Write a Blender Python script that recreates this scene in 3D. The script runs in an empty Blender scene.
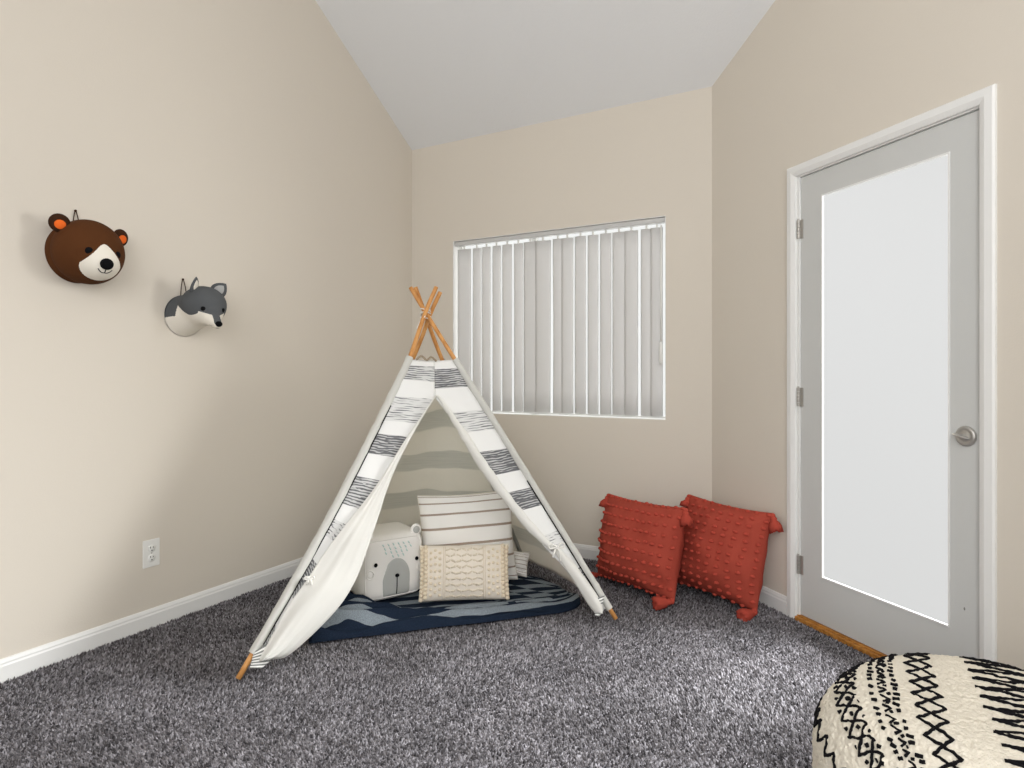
import bpy, bmesh, math, random
from math import sin, cos, tan, pi, radians, sqrt, atan2, exp
from mathutils import Vector, Matrix, noise

random.seed(7)
scene = bpy.context.scene
COL = scene.collection
V = Vector

# ------------------------------------------------------------------ survey of the room
FOC, PX, PY = 620.0, 512.0, 373.0
YAW = radians(28.455)
CAM = V((2.752, -3.571, 1.13))
RGT = V((cos(YAW), sin(YAW), 0)); FWD = V((-sin(YAW), cos(YAW), 0)); UP = V((0, 0, 1))

def ray(x, y): return RGT * ((x - PX) / FOC) + FWD - UP * ((y - PY) / FOC)
def at(x, y, d): return CAM + ray(x, y) * d
def on_floor(x, y, z=0.0):
    r = ray(x, y); return CAM + r * ((z - CAM.z) / r.z)
def on_plane(x, y, p, n):
    r = ray(x, y); return CAM + r * ((p - CAM).dot(n) / r.dot(n))

# ------------------------------------------------------------------ materials
def srgb(r, g, b):
    f = lambda c: (c / 255 / 12.92) if c / 255 <= .04045 else ((c / 255 + .055) / 1.055) ** 2.4
    return (f(r), f(g), f(b), 1)

class Mat:
    def __init__(s, name, col=(.8, .8, .8, 1), rough=.6, metal=0.0, spec=.3):
        s.m = bpy.data.materials.new(name); s.m.use_nodes = True
        s.t = s.m.node_tree; s.n = s.t.nodes; s.l = s.t.links
        s.b = s.n['Principled BSDF']; s.out = s.n['Material Output']
        s.b.inputs['Base Color'].default_value = col
        s.b.inputs['Roughness'].default_value = rough
        s.b.inputs['Metallic'].default_value = metal
        s.b.inputs['Specular IOR Level'].default_value = spec
        s.col = col
    def node(s, typ, **kw):
        n = s.n.new(typ)
        for k, v in kw.items(): setattr(n, k, v)
        return n
    def coord(s, kind='Object'):
        return s.node('ShaderNodeTexCoord').outputs[kind]
    def mapping(s, vec, scale=(1, 1, 1), loc=(0, 0, 0), rot=(0, 0, 0)):
        m = s.node('ShaderNodeMapping'); s.l.new(vec, m.inputs['Vector'])
        m.inputs['Scale'].default_value = scale; m.inputs['Location'].default_value = loc; m.inputs['Rotation'].default_value = rot
        return m.outputs[0]
    def noise(s, vec, scale, detail=3, rough=.55):
        n = s.node('ShaderNodeTexNoise'); s.l.new(vec, n.inputs['Vector'])
        n.inputs['Scale'].default_value = scale; n.inputs['Detail'].default_value = detail; n.inputs['Roughness'].default_value = rough
        return n.outputs['Fac']
    def math(s, op, a, b=None, c=None, clamp=False):
        n = s.node('ShaderNodeMath', operation=op); n.use_clamp = clamp
        for i, x in enumerate((a, b, c)):
            if x is None: continue
            if isinstance(x, (int, float)): n.inputs[i].default_value = x
            else: s.l.new(x, n.inputs[i])
        return n.outputs[0]
    def ramp(s, fac, stops, interp='LINEAR'):
        r = s.node('ShaderNodeValToRGB'); s.l.new(fac, r.inputs[0]); e = r.color_ramp; e.interpolation = interp
        while len(e.elements) < len(stops): e.elements.new(1)
        for el, (p, c) in zip(e.elements, stops):
            el.position = p; el.color = c if len(c) == 4 else (*c, 1)
        return r.outputs[0]
    def mix(s, fac, a, b, blend='MIX'):
        n = s.node('ShaderNodeMix', data_type='RGBA', blend_type=blend)
        for sock, x in ((n.inputs[0], fac), (n.inputs[6], a), (n.inputs[7], b)):
            if isinstance(x, (int, float)): sock.default_value = x
            elif isinstance(x, tuple): sock.default_value = x
            else: s.l.new(x, sock)
        return n.outputs[2]
    def color(s, out): s.l.new(out, s.b.inputs['Base Color']); s.colout = out
    def bump(s, h, strength=.3, dist=.01):
        b = s.node('ShaderNodeBump'); b.inputs['Strength'].default_value = strength; b.inputs['Distance'].default_value = dist
        s.l.new(h, b.inputs['Height']); s.l.new(b.outputs[0], s.b.inputs['Normal']); return b
    def translucent(s, fac, col=None):
        t = s.node('ShaderNodeBsdfTranslucent'); mx = s.node('ShaderNodeMixShader'); mx.inputs[0].default_value = fac
        if hasattr(s, 'colout') and col is None: s.l.new(s.colout, t.inputs[0])
        else: t.inputs[0].default_value = col or s.col
        s.l.new(s.b.outputs[0], mx.inputs[1]); s.l.new(t.outputs[0], mx.inputs[2]); s.l.new(mx.outputs[0], s.out.inputs[0])
    def sep(s, vec):
        n = s.node('ShaderNodeSeparateXYZ'); s.l.new(vec, n.inputs[0]); return n.outputs

def fabric(name, col, rough=.9, weave=600, strength=.25, mottle=.12, trans=0):
    M = Mat(name, col, rough, spec=.1); c = M.coord()
    n = M.noise(c, 9, 3)
    M.color(M.mix(M.math('MULTIPLY', n, mottle), col, tuple(x * .55 for x in col[:3]) + (1,)))
    M.bump(M.noise(c, weave, 2), strength, .002)
    if trans: M.translucent(trans)
    return M.m

# wall paint
def paint(name, col, scale=160, strength=.12):
    M = Mat(name, col, .75, spec=.2); c = M.coord()
    n = M.noise(c, .9, 2)
    M.color(M.mix(n, col, tuple(x * .97 for x in col[:3]) + (1,)))
    M.bump(M.noise(c, scale, 4, .6), strength, .004)
    return M.m
WALL = paint('beige_wall_paint', srgb(212, 204.5, 192.5))
CEIL = paint('ceiling_paint', srgb(226, 227, 228), 90, .35)
TRIM = Mat('white_trim_paint', srgb(226, 226, 224), .4).m
DOOR = Mat('grey_door_paint', srgb(198, 199, 197), .4).m
CARPET_M = Mat('grey_carpet_pile', srgb(120, 116, 120), 1, spec=.05)
def carpet():
    M = CARPET_M; c = M.coord()
    fine = M.noise(c, 150, 4, .75); mid = M.noise(c, 48, 4, .7); big = M.noise(c, 4.5, 4, .6)
    f = M.math('ADD', M.math('MULTIPLY', fine, .55), M.math('MULTIPLY', mid, .45))
    base = M.ramp(f, [(.40, srgb(84, 82, 86)), (.5, srgb(158, 155, 161)), (.60, srgb(222, 219, 225))])
    patch = M.ramp(big, [(.35, (.80, .80, .80)), (.65, (1.12, 1.12, 1.12))])
    M.color(M.mix(1.0, base, patch, 'MULTIPLY'))
    M.bump(f, 1.0, .02)
carpet()
PILE = Mat('grey_yarn_tufts', srgb(160, 156, 162), 1, spec=.05)
def pile_mat():
    M = PILE; g = M.node('ShaderNodeNewGeometry'); big = M.noise(M.coord(), 3.6, 4, .6)
    base = M.ramp(g.outputs['Random Per Island'], [(0, srgb(58, 56, 58)), (.35, srgb(97, 94, 96)), (.75, srgb(126, 123, 126)), (1, srgb(166, 163, 168))])
    patch = M.ramp(big, [(.36, (.76, .76, .76)), (.62, (1.12, 1.12, 1.12))])
    M.color(M.mix(1.0, base, patch, 'MULTIPLY'))
pile_mat()
WOOD = None
def wood(name, a, b, sc=(2, 60, 60)):
    M = Mat(name, a, .45); c = M.mapping(M.coord(), sc)
    n = M.noise(c, 1.0, 4); M.color(M.ramp(n, [(.3, a), (.7, b)])); M.bump(n, .1, .002); return M.m
POLE = wood('pine_pole', srgb(214, 160, 98), srgb(178, 118, 60), (40, 40, 5))
THRESH = wood('oak_threshold', srgb(196, 138, 66), srgb(140, 88, 34), (5, 80, 80))
METAL = Mat('brushed_nickel', srgb(178, 175, 170), .45, .75).m
DARK = Mat('dark_slot', srgb(30, 28, 28), .6).m
BLACK = fabric('black_felt', srgb(14, 14, 16))
PLASTIC = Mat('white_plastic', srgb(228, 228, 224), .35).m
SLAT = Mat('vinyl_slat', srgb(222, 221, 219), .5)
SLAT.translucent(.25, srgb(226, 226, 226)); SLAT = SLAT.m
WHITEROPE = fabric('white_cotton', srgb(236, 234, 228))
CREAM = fabric('cream_canvas_lining', srgb(240, 239, 234), trans=.3)
SLEEVE = fabric('sleeve_canvas', srgb(210, 210, 204), trans=.15)
BROWNF = fabric('brown_felt', srgb(84, 50, 26), mottle=.35, weave=350, strength=.5)
DBROWN = fabric('dark_brown_felt', srgb(58, 36, 22), mottle=.3)
ORANGE = fabric('orange_felt', srgb(226, 104, 40))
OFFWH = fabric('off_white_felt', srgb(226, 220, 208))
GREYF = fabric('charcoal_felt', srgb(88, 90, 92), mottle=.3, weave=350, strength=.4)
LGREY = fabric('light_grey_felt', srgb(170, 170, 168))
CUBEW = fabric('white_cotton_knit', srgb(246, 244, 240))
CUBEG = fabric('grey_applique', srgb(186, 188, 185))
MINT = fabric('pale_aqua_stitch', srgb(212, 232, 228))
RED = fabric('terracotta_cotton', srgb(166, 72, 58), mottle=.3, weave=500)
REDT = fabric('terracotta_tuft', srgb(180, 76, 62), mottle=.2)
BEIGE = fabric('oatmeal_cotton', srgb(240, 231, 217))
BEAD = fabric('oatmeal_pompom', srgb(242, 228, 204), mottle=.3)
SHERPA_M = Mat('cream_sherpa', srgb(232, 222, 200), 1, spec=.05)
def sherpa():
    M = SHERPA_M; c = M.coord()
    n = M.noise(c, 190, 3, .7); n2 = M.noise(c, 12, 3)
    M.color(M.mix(M.math('MULTIPLY', n, .55), srgb(242, 236, 222), srgb(196, 184, 162)))
    M.bump(n, .8, .006)
sherpa(); SHERPA = SHERPA_M.m
YARN = fabric('black_yarn', srgb(22, 21, 24), weave=900, strength=1)

def canvas_front(name, blocks):
    """white canvas with blocks of fine black brushed lines along v; blocks = (v, density)"""
    M = Mat(name, srgb(240, 240, 238), .9, spec=.1)
    uv = M.coord('UV'); u, v, _ = M.sep(uv)
    dens = M.ramp(v, [(p, (d, d, d)) for p, d in blocks], 'CONSTANT')
    w = M.noise(M.mapping(uv, (1.6, 9, 1)), 1.0, 2)
    lines = M.math('SINE', M.math('MULTIPLY', M.math('ADD', v, M.math('MULTIPLY', w, .022)), 700))
    gaps = M.noise(M.mapping(uv, (2.0, 210, 1)), 1.0, 2)
    ink = M.math('ADD', M.math('MULTIPLY', lines, .35), M.math('MULTIPLY', M.math('SUBTRACT', gaps, .5), 2.4))
    thr = M.math('SUBTRACT', 1.0, dens)
    on = M.math('MULTIPLY', M.math('SUBTRACT', M.math('ADD', ink, .55), thr), 3.0, clamp=True)
    on = M.math('MULTIPLY', on, M.math('GREATER_THAN', dens, .05))
    wash = M.math('MULTIPLY', dens, .42)
    fac = M.math('MAXIMUM', M.math('MULTIPLY', on, .85), wash)
    M.color(M.mix(fac, srgb(240, 240, 238), srgb(52, 54, 62)))
    M.bump(M.noise(M.coord(), 500, 2), .2, .002)
    M.translucent(.2)
    return M.m
CAN_L = canvas_front('canvas_left', [(0, 0), (.02, .5), (.085, 0), (.155, .33), (.25, 0), (.30, .8), (.375, 0), (.455, .6), (.55, 0), (.60, .35), (.65, 0), (.72, .8), (.82, 0), (.90, .55)])
CAN_R = canvas_front('canvas_right', [(0, 0), (.035, .75), (.11, 0), (.21, .33), (.29, 0), (.37, .8), (.46, 0), (.53, .85), (.60, 0), (.70, .25), (.76, 0), (.84, .8), (.93, 0)])
def canvas_side(name, scale, off):
    M = Mat(name, srgb(238, 232, 212), .9, spec=.1)
    uv = M.coord('UV'); w = M.noise(M.mapping(uv, (2.2, 1.0, 1)), 1.0, 1)
    u, v, _ = M.sep(uv)
    ph = M.math('ADD', M.math('MULTIPLY', v, scale), M.math('ADD', M.math('MULTIPLY', w, .5), off))
    fr = M.math('FRACT', ph)
    band = M.ramp(fr, [(0, (0, 0, 0)), (.02, (.9, .9, .9)), (.42, (.8, .8, .8)), (.46, (0, 0, 0))])
    fine = M.noise(M.mapping(uv, (4, 160, 1)), 1.0, 2)
    k = M.math('MULTIPLY', band, M.math('ADD', .2, M.math('MULTIPLY', fine, .5)))
    M.color(M.mix(k, srgb(253, 252, 246), srgb(196, 201, 197)))
    M.bump(M.noise(M.coord(), 500, 2), .2, .002)
    M.translucent(.70)
    return M.m
CAN_S = canvas_side('canvas_banded', 5.2, .55)

def striped_cotton():
    M = Mat('striped_cushion_cotton', srgb(232, 229, 222), .9, spec=.1); uv = M.coord('UV')
    u, v, _ = M.sep(uv)
    w = M.noise(M.mapping(uv, (2, 2, 1)), 1.0, 1)
    ph = M.math('FRACT', M.math('ADD', M.math('MULTIPLY', v, 9.0), M.math('ADD', M.math('MULTIPLY', w, .12), .2)))
    line = M.math('LESS_THAN', M.math('ABSOLUTE', M.math('SUBTRACT', ph, .5)), .075)
    M.color(M.mix(M.math('MULTIPLY', line, .8), srgb(246, 244, 240), srgb(140, 114, 90)))
    M.bump(M.noise(M.coord(), 500, 2), .2, .002)
    return M.m
STRIPE = striped_cotton()

def blanket_mat():
    M = Mat('navy_striped_knit', srgb(30, 40, 56), .95, spec=.05); uv = M.coord('UV')
    u, v, _ = M.sep(uv)
    w = M.noise(M.mapping(uv, (6, 5, 1)), 1.0, 2)
    vv = M.math('ADD', v, M.math('MULTIPLY', M.math('SUBTRACT', w, .5), .07))
    st = M.ramp(vv, [(0, (0, 0, 0)), (.070, (1, 1, 1)), (.118, (0, 0, 0)), (.180, (1, 1, 1)), (.222, (0, 0, 0)), (.285, (1, 1, 1)), (.33, (0, 0, 0)), (.41, (1, 1, 1)), (.47, (0, 0, 0)), (.55, (1, 1, 1)), (.64, (0, 0, 0)), (.80, (1, 1, 1)), (.9, (0, 0, 0))], 'CONSTANT')
    # the right third is folded over, so its stripes are interrupted by cross stripes
    cross = M.math('MULTIPLY', M.math('GREATER_THAN', M.math('SINE', M.math('MULTIPLY', M.math('ADD', u, M.math('MULTIPLY', v, .35)), 27)), .25), M.math('MULTIPLY', M.math('GREATER_THAN', M.math('ADD', u, M.math('MULTIPLY', v, .2)), .74), M.math('GREATER_THAN', v, .19)))
    st = M.math('ABSOLUTE', M.math('SUBTRACT', st, cross))
    heather = M.noise(M.coord(), 420, 3, .7)
    g = M.ramp(heather, [(.35, srgb(92, 102, 110)), (.65, srgb(148, 156, 162))])
    nv = M.ramp(heather, [(.35, srgb(18, 25, 38)), (.65, srgb(36, 47, 63))])
    M.color(M.mix(st, nv, g)); M.bump(heather, .4, .003)
    return M.m
BLANKET = blanket_mat()

# ------------------------------------------------------------------ mesh helpers
def obj(name, bm, mat, parent=None, smooth=True):
    me = bpy.data.meshes.new(name); bm.normal_update(); bm.to_mesh(me); bm.free()
    if smooth:
        for p in me.polygons: p.use_smooth = True
    for m in (mat if isinstance(mat, (list, tuple)) else [mat]): me.materials.append(m)
    o = bpy.data.objects.new(name, me); COL.objects.link(o)
    if parent:
        o.parent = parent
        o.matrix_parent_inverse = parent.matrix_world.inverted() if False else Matrix.Translation(-V(parent.location))
    return o
def thing(name, label, cat, loc=(0, 0, 0), group=None):
    o = bpy.data.objects.new(name, None); COL.objects.link(o); o.location = loc; o.empty_display_size = .1
    o['label'] = label; o['category'] = cat
    if group: o['group'] = group
    return o
def tag(o, label, cat, group=None):
    o['label'] = label; o['category'] = cat
    if group: o['group'] = group
    return o
def struct(o, label=None, cat=None):
    o['kind'] = 'structure'
    if label: o['label'] = label
    if cat: o['category'] = cat
    return o
def prism(bm, pts, dirv):
    """polygon pts (3D) extruded by dirv"""
    a = [bm.verts.new(p) for p in pts]; b = [bm.verts.new(V(p) + V(dirv)) for p in pts]
    bm.faces.new(a); bm.faces.new(b[::-1]); n = len(pts)
    for i in range(n): bm.faces.new((a[i], b[i], b[(i + 1) % n], a[(i + 1) % n]))
def fixn(bm): bmesh.ops.recalc_face_normals(bm, faces=bm.faces[:])
def box(bm, O, X, Y, Z, x0, x1, y0, y1, z0, z1):
    O, X, Y, Z = V(O), V(X), V(Y), V(Z)
    prism(bm, [O + X * x + Y * y + Z * z0 for x, y in ((x0, y0), (x1, y0), (x1, y1), (x0, y1))], Z * (z1 - z0))
def bevel(bm, w, seg=2):
    bmesh.ops.bevel(bm, geom=bm.edges[:], offset=w, segments=seg, affect='EDGES', clamp_overlap=True)
def frame_at(t):
    t = t.normalized(); a = V((0, 0, 1)) if abs(t.z) < .9 else V((1, 0, 0))
    x = t.cross(a).normalized(); return x, t.cross(x).normalized()
def tube(bm, pts, r, seg=10, cap=True, rfun=None):
    pts = [V(p) for p in pts]; rings = []; n = len(pts); px = None
    for i, p in enumerate(pts):
        t = (pts[min(i + 1, n - 1)] - pts[max(i - 1, 0)])
        if t.length < 1e-9: t = V((0, 0, 1))
        t.normalize()
        if px is None: x, y = frame_at(t)
        else:
            x = (px - t * px.dot(t)); x = x.normalized() if x.length > 1e-6 else frame_at(t)[0]; y = t.cross(x)
        px = x
        rr = rfun(i / (n - 1)) if rfun else r
        rings.append([bm.verts.new(p + x * (rr * cos(2 * pi * k / seg)) + y * (rr * sin(2 * pi * k / seg))) for k in range(seg)])
    for a, b in zip(rings, rings[1:]):
        for k in range(seg): bm.faces.new((a[k], a[(k + 1) % seg], b[(k + 1) % seg], b[k]))
    if cap: bm.faces.new(rings[0][::-1]); bm.faces.new(rings[-1])
def spline(pts, n=12):
    pts = [V(p) for p in pts]; out = []
    P = [pts[0] * 2 - pts[1]] + pts + [pts[-1] * 2 - pts[-2]]
    for i in range(1, len(P) - 2):
        p0, p1, p2, p3 = P[i - 1:i + 3]
        for k in range(n):
            t = k / n
            out.append(.5 * ((2 * p1) + (p2 - p0) * t + (2 * p0 - 5 * p1 + 4 * p2 - p3) * t * t + (3 * p1 - p0 - 3 * p2 + p3) * t ** 3))
    out.append(pts[-1]); return out
def resample(pts, n):
    L = [0]
    for a, b in zip(pts, pts[1:]): L.append(L[-1] + (b - a).length)
    out = []; j = 0
    for k in range(n + 1):
        s = L[-1] * k / n
        while j < len(L) - 2 and L[j + 1] < s: j += 1
        seg = L[j + 1] - L[j]; t = 0 if seg < 1e-9 else (s - L[j]) / seg
        out.append(pts[j].lerp(pts[j + 1], min(max(t, 0), 1)))
    return out
def ball(bm, c, r, sx=V((1, 0, 0)), sy=V((0, 1, 0)), sz=V((0, 0, 1)), seg=16, rings=10, f=None):
    """ellipsoid: r is a number or (rx, ry, rz) along axes sx, sy, sz"""
    r = (r, r, r) if isinstance(r, (int, float)) else r
    bm2 = bmesh.new(); bmesh.ops.create_uvsphere(bm2, u_segments=seg, v_segments=rings, radius=1)
    mp = {}
    for v in bm2.verts:
        q = v.co.copy()
        if f: q = f(q)
        mp[v] = bm.verts.new(V(c) + sx * (q.x * r[0]) + sy * (q.y * r[1]) + sz * (q.z * r[2]))
    for fc in bm2.faces: bm.faces.new([mp[v] for v in fc.verts])
    bm2.free()
def grid(bm, P, uv=True, mat_index=0):
    """P[j][i] points -> quads with UV (u = i, v = j)"""
    nj, ni = len(P), len(P[0]); vs = [[bm.verts.new(p) for p in row] for row in P]
    L = bm.loops.layers.uv.verify()
    for j in range(nj - 1):
        for i in range(ni - 1):
            f = bm.faces.new((vs[j][i], vs[j][i + 1], vs[j + 1][i + 1], vs[j + 1][i])); f.material_index = mat_index
            for lp, (a, b) in zip(f.loops, ((i, j), (i + 1, j), (i + 1, j + 1), (i, j + 1))):
                lp[L].uv = (a / (ni - 1), b / (nj - 1))
    return vs
def solid(o, t, offset=0):
    m = o.modifiers.new('thickness', 'SOLIDIFY'); m.thickness = t; m.offset = offset; return o
def nz(p, s, seed=0): return noise.noise(V(p) * s + V((seed * 7.3, seed * 3.1, seed * 1.7)))

X3, Y3, Z3 = V((1, 0, 0)), V((0, 1, 0)), V((0, 0, 1))

# ------------------------------------------------------------------ the room
BW_X = 2.085                                   # back wall width
RD = V((.7430, -.6693, 0)).normalized()        # along the angled right wall, towards the camera
RN = V((RD.y, -RD.x, 0))                       # into the room
if RN.dot(V((1, -3, 0)) - V((BW_X, 0, 0))) < 0: RN = -RN
RO = V((BW_X, 0, 0))
SL = .645; ZB = 2.728; RIDGE = -3.0
def ceil_z(y): return ZB - SL * y if y > RIDGE else ZB - SL * RIDGE - SL * (RIDGE - y)
REAR = -5.6; RX = 3.95; TW = .14
S_END = 2.5; RE = RO + RD * S_END

FZ = -.013                                     # carpet backing; the pile rises to z = 0
bm = bmesh.new(); prism(bm, [V((-.14, .14, FZ)), V((-.14, REAR, FZ)), V((RX + .3, REAR, FZ)), V((RX + .3, RE.y - .1, FZ)), V((BW_X + .2, .14, FZ))], V((0, 0, -.08))); fixn(bm)
floor = struct(obj('floor', bm, CARPET_M.m, smooth=False), 'grey cut-pile carpet covering the whole floor', 'carpet')
import numpy as np
def pile():
    rg = np.random.default_rng(5)
    P = []
    for y0, y1, sp in ((-3.3, -.012, .0082), (-5.5, -3.3, .013)):
        xs = np.arange(.012, RX - .02, sp); ys = np.arange(y0, y1, sp)
        X, Y = np.meshgrid(xs, ys); X = X.ravel() + rg.uniform(-.5, .5, X.size) * sp; Y = Y.ravel() + rg.uniform(-.5, .5, Y.size) * sp
        sd = (X - RO.x) * RN.x + (Y - RO.y) * RN.y                      # distance from the angled wall
        keep = (sd > .010) & (X > .012) & (Y < -.010) & (X < RX - .02)
        P.append(np.stack([X[keep], Y[keep], np.full(keep.sum(), sp)], 1))
    P = np.concatenate(P); n = len(P)
    a0 = rg.uniform(0, 2 * pi, n); r = P[:, 2] * rg.uniform(.50, .74, n); top = -rg.uniform(.0, .0062, n)
    # slow swirls in the lay of the pile
    ang = 2.2 * np.sin(P[:, 0] * 2.3 + 1.7 * np.sin(P[:, 1] * 1.9)) + 1.4 * np.sin(P[:, 1] * 3.1 + P[:, 0]) + rg.normal(0, .9, n)
    ln = rg.uniform(.0015, .0060, n)
    co = np.empty((n, 4, 3), np.float32)
    for k in range(3):
        a = a0 + k * 2 * pi / 3
        co[:, k, 0] = P[:, 0] + r * np.cos(a); co[:, k, 1] = P[:, 1] + r * np.sin(a); co[:, k, 2] = FZ
    co[:, 3, 0] = P[:, 0] + ln * np.cos(ang); co[:, 3, 1] = P[:, 1] + ln * np.sin(ang); co[:, 3, 2] = top
    b = np.arange(n, dtype=np.int32)[:, None] * 4
    tri = np.concatenate([b + np.array([[k, (k + 1) % 3, 3]], np.int32) for k in range(3)], 1).reshape(-1)
    me = bpy.data.meshes.new('carpet_pile'); me.vertices.add(n * 4); me.vertices.foreach_set('co', co.reshape(-1))
    me.loops.add(tri.size); me.loops.foreach_set('vertex_index', tri)
    me.polygons.add(tri.size // 3); me.polygons.foreach_set('loop_start', np.arange(0, tri.size, 3, dtype=np.int32))
    me.update(calc_edges=True)
    me.materials.append(PILE.m)
    o = bpy.data.objects.new('carpet_pile', me); COL.objects.link(o); o.parent = floor; o['kind'] = 'stuff'
pile()

bm = bmesh.new(); prism(bm, [V((0, TW, FZ)), V((0, REAR, FZ)), V((0, REAR, ceil_z(REAR) + .02)), V((0, RIDGE, ceil_z(RIDGE) + .02)), V((0, TW, ceil_z(TW) + .02))], V((-TW, 0, 0))); fixn(bm)
struct(obj('wall_left', bm, WALL, smooth=False), 'beige wall on the left with two animal heads', 'wall')

WX0, WX1, WZ0, WZ1 = .353, 1.827, .858, 2.04   # window opening
bm = bmesh.new()
def bbx(x0, x1, z0, z1): box(bm, (0, 0, 0), X3, Z3, Y3, x0, x1, z0, z1, 0, TW)
for a in ((-.0, WX0, FZ, ZB + .01), (WX1, BW_X + .12, FZ, ZB + .01), (WX0, WX1, FZ, WZ0), (WX0, WX1, WZ1, ZB + .01)): bbx(*a)
fixn(bm); struct(obj('wall_back', bm, WALL, smooth=False), 'beige back wall with the blind-covered window', 'wall')

DS0, DS1, DZ1 = .618, 1.450, 2.046              # door opening in s, z
def rw(s, z, n=0.0): return RO + RD * s + Z3 * z + RN * n
def rz(s): return ceil_z((RO + RD * s).y) + .02
bm = bmesh.new()
for s0, s1, z0, z1 in ((0, DS0, FZ, None), (DS1, S_END, FZ, None), (DS0, DS1, DZ1, None)):
    prism(bm, [rw(s0, z0), rw(s1, z0), rw(s1, rz(s1)), rw(s0, rz(s0))], -RN * TW)
fixn(bm); struct(obj('wall_right', bm, WALL, smooth=False), 'angled beige wall on the right holding the glazed door', 'wall')
bm = bmesh.new(); prism(bm, [V((RE.x, RE.y, FZ)), V((RE.x, REAR, FZ)), V((RE.x, REAR, ceil_z(REAR) + .02)), V((RE.x, RIDGE, ceil_z(RIDGE) + .02)), V((RE.x, RE.y, ceil_z(RE.y) + .02))], V((TW, 0, 0))); fixn(bm)
struct(obj('wall_side', bm, WALL, smooth=False), 'beige wall beyond the door', 'wall')
bm = bmesh.new()
for y0, y1 in ((TW, RIDGE), (RIDGE, REAR)):
    prism(bm, [V((-TW, y0, ceil_z(y0))), V((RX + .3, y0, ceil_z(y0))), V((RX + .3, y1, ceil_z(y1))), V((-TW, y1, ceil_z(y1)))], V((0, 0, .12)))
fixn(bm); struct(obj('ceiling', bm, CEIL, smooth=False), 'sloping white textured ceiling', 'ceiling')

def base_profile(name, O, D, N, s0, s1, label):
    O, D, N = V(O), V(D), V(N)
    prof = [(0, FZ), (.014, FZ), (.014, .047), (.011, .054), (.011, .060), (.006, .071), (0, .073)]
    bm = bmesh.new(); prism(bm, [O + D * s0 + N * a + Z3 * b for a, b in prof], D * (s1 - s0)); fixn(bm)
    return struct(obj(name, bm, TRIM, smooth=False), label, 'baseboard')
base_profile('baseboard_left', (0, 0, 0), -Y3, X3, 0, -REAR, 'white baseboard along the left wall')
base_profile('baseboard_back', (0, 0, 0), X3, -Y3, .014, BW_X - .006, 'white baseboard along the back wall')
base_profile('baseboard_right', RO, RD, RN, .006, .566, 'short white baseboard between the corner and the door casing')
base_profile('baseboard_side', RO, RD, RN, 1.486, S_END, 'white baseboard on the far side of the door')

bm = bmesh.new(); box(bm, (0, 0, 0), X3, Y3, Z3, 1.93, 2.06, TW, 2.6, FZ, 3.6); fixn(bm)  # unseen wall, added to block the patio lamps from the window
struct(obj('wall_light_block', bm, WALL, smooth=False), 'unseen wing wall added outside to keep door daylight off the window', 'wall')

# door casing
bm = bmesh.new()
def cbox(s0, s1, z0, z1, n0, n1): box(bm, RO, RD, Z3, RN, s0, s1, z0, z1, n0, n1)
CW = .052
prof = [(0, 0), (0, .010), (.006, .016), (.030, .018), (.044, .013), (.050, .010), (.052, 0)]   # (distance from outer edge, projection)
def casing_leg(outer, sgn, z1):
    pts = [RO + RD * (outer + sgn * a) + RN * b for a, b in prof]
    vb = [bm.verts.new(p + Z3 * FZ) for p in pts]
    vt = [bm.verts.new(RO + RD * (outer + sgn * a) + RN * b + Z3 * (z1 - a)) for a, b in prof]
    for i in range(len(prof) - 1): bm.faces.new((vb[i], vb[i + 1], vt[i + 1], vt[i]))
    return vt
CO0, CO1, CZ = .566, 1.484, 2.09
tl = casing_leg(CO0, 1, CZ); tr = casing_leg(CO1, -1, CZ)
for i in range(len(prof) - 1): bm.faces.new((tl[i], tl[i + 1], tr[i + 1], tr[i]))
# jamb lining and stop
cbox(DS0, DS0 + .012, FZ, DZ1 - .012, -TW, .0); cbox(DS1 - .012, DS1, FZ, DZ1 - .012, -TW, .0); cbox(DS0, DS1, DZ1 - .012, DZ1, -TW, .0)
fixn(bm); struct(obj('trim_1', bm, TRIM, smooth=False), 'white moulded casing around the glazed door', 'door casing')

# door
door = bpy.data.objects.new('door_1', None); COL.objects.link(door); door.location = rw(DS0 + .01, 0)
struct(door, 'grey door with a tall frosted glass pane', 'door')
A0, A1, B0, B1 = DS0 + .016, DS1 - .016, .016, DZ1 - .017
G0, G1, H0, H1 = .752, 1.322, .221, 1.921
N0, N1 = -.052, -.008
bm = bmesh.new()
for e_, na, nb in ((0, N1 - .006, N1), (.045, N0, N1 - .006)):     # inner skin, then the core with a wider glazing rebate
    g0, g1, h0, h1 = G0 - e_, G1 + e_, H0 - e_, H1 + e_
    for s0, s1, z0, z1 in ((A0, g0, B0, B1), (g1, A1, B0, B1), (g0, g1, B0, h0), (g0, g1, h1, B1)): box(bm, RO, RD, Z3, RN, s0, s1, z0, z1, na, nb)
fixn(bm); obj('door_leaf', bm, DOOR, door, False)
bm = bmesh.new(); w = .006
for s0, s1, z0, z1 in ((G0, G0 + w, H0, H1), (G1 - w, G1, H0, H1), (G0 + w, G1 - w, H0, H0 + w), (G0 + w, G1 - w, H1 - w, H1)): box(bm, RO, RD, Z3, RN, s0, s1, z0, z1, N1 - .006, N1 + .003)
fixn(bm); obj('glazing_bead', bm, TRIM, door, False)
GL = Mat('frosted_glass', (.9, .92, .92, 1), .6)
tb = GL.node('ShaderNodeBsdfTranslucent'); tb.inputs[0].default_value = (.03, .03, .03, 1)
tp = GL.node('ShaderNodeBsdfTransparent'); tp.inputs[0].default_value = (.97, .98, .98, 1)
m1 = GL.node('ShaderNodeMixShader'); m1.inputs[0].default_value = .56
GL.l.new(tb.outputs[0], m1.inputs[1]); GL.l.new(tp.outputs[0], m1.inputs[2]); GL.l.new(m1.outputs[0], GL.out.inputs[0])
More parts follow.
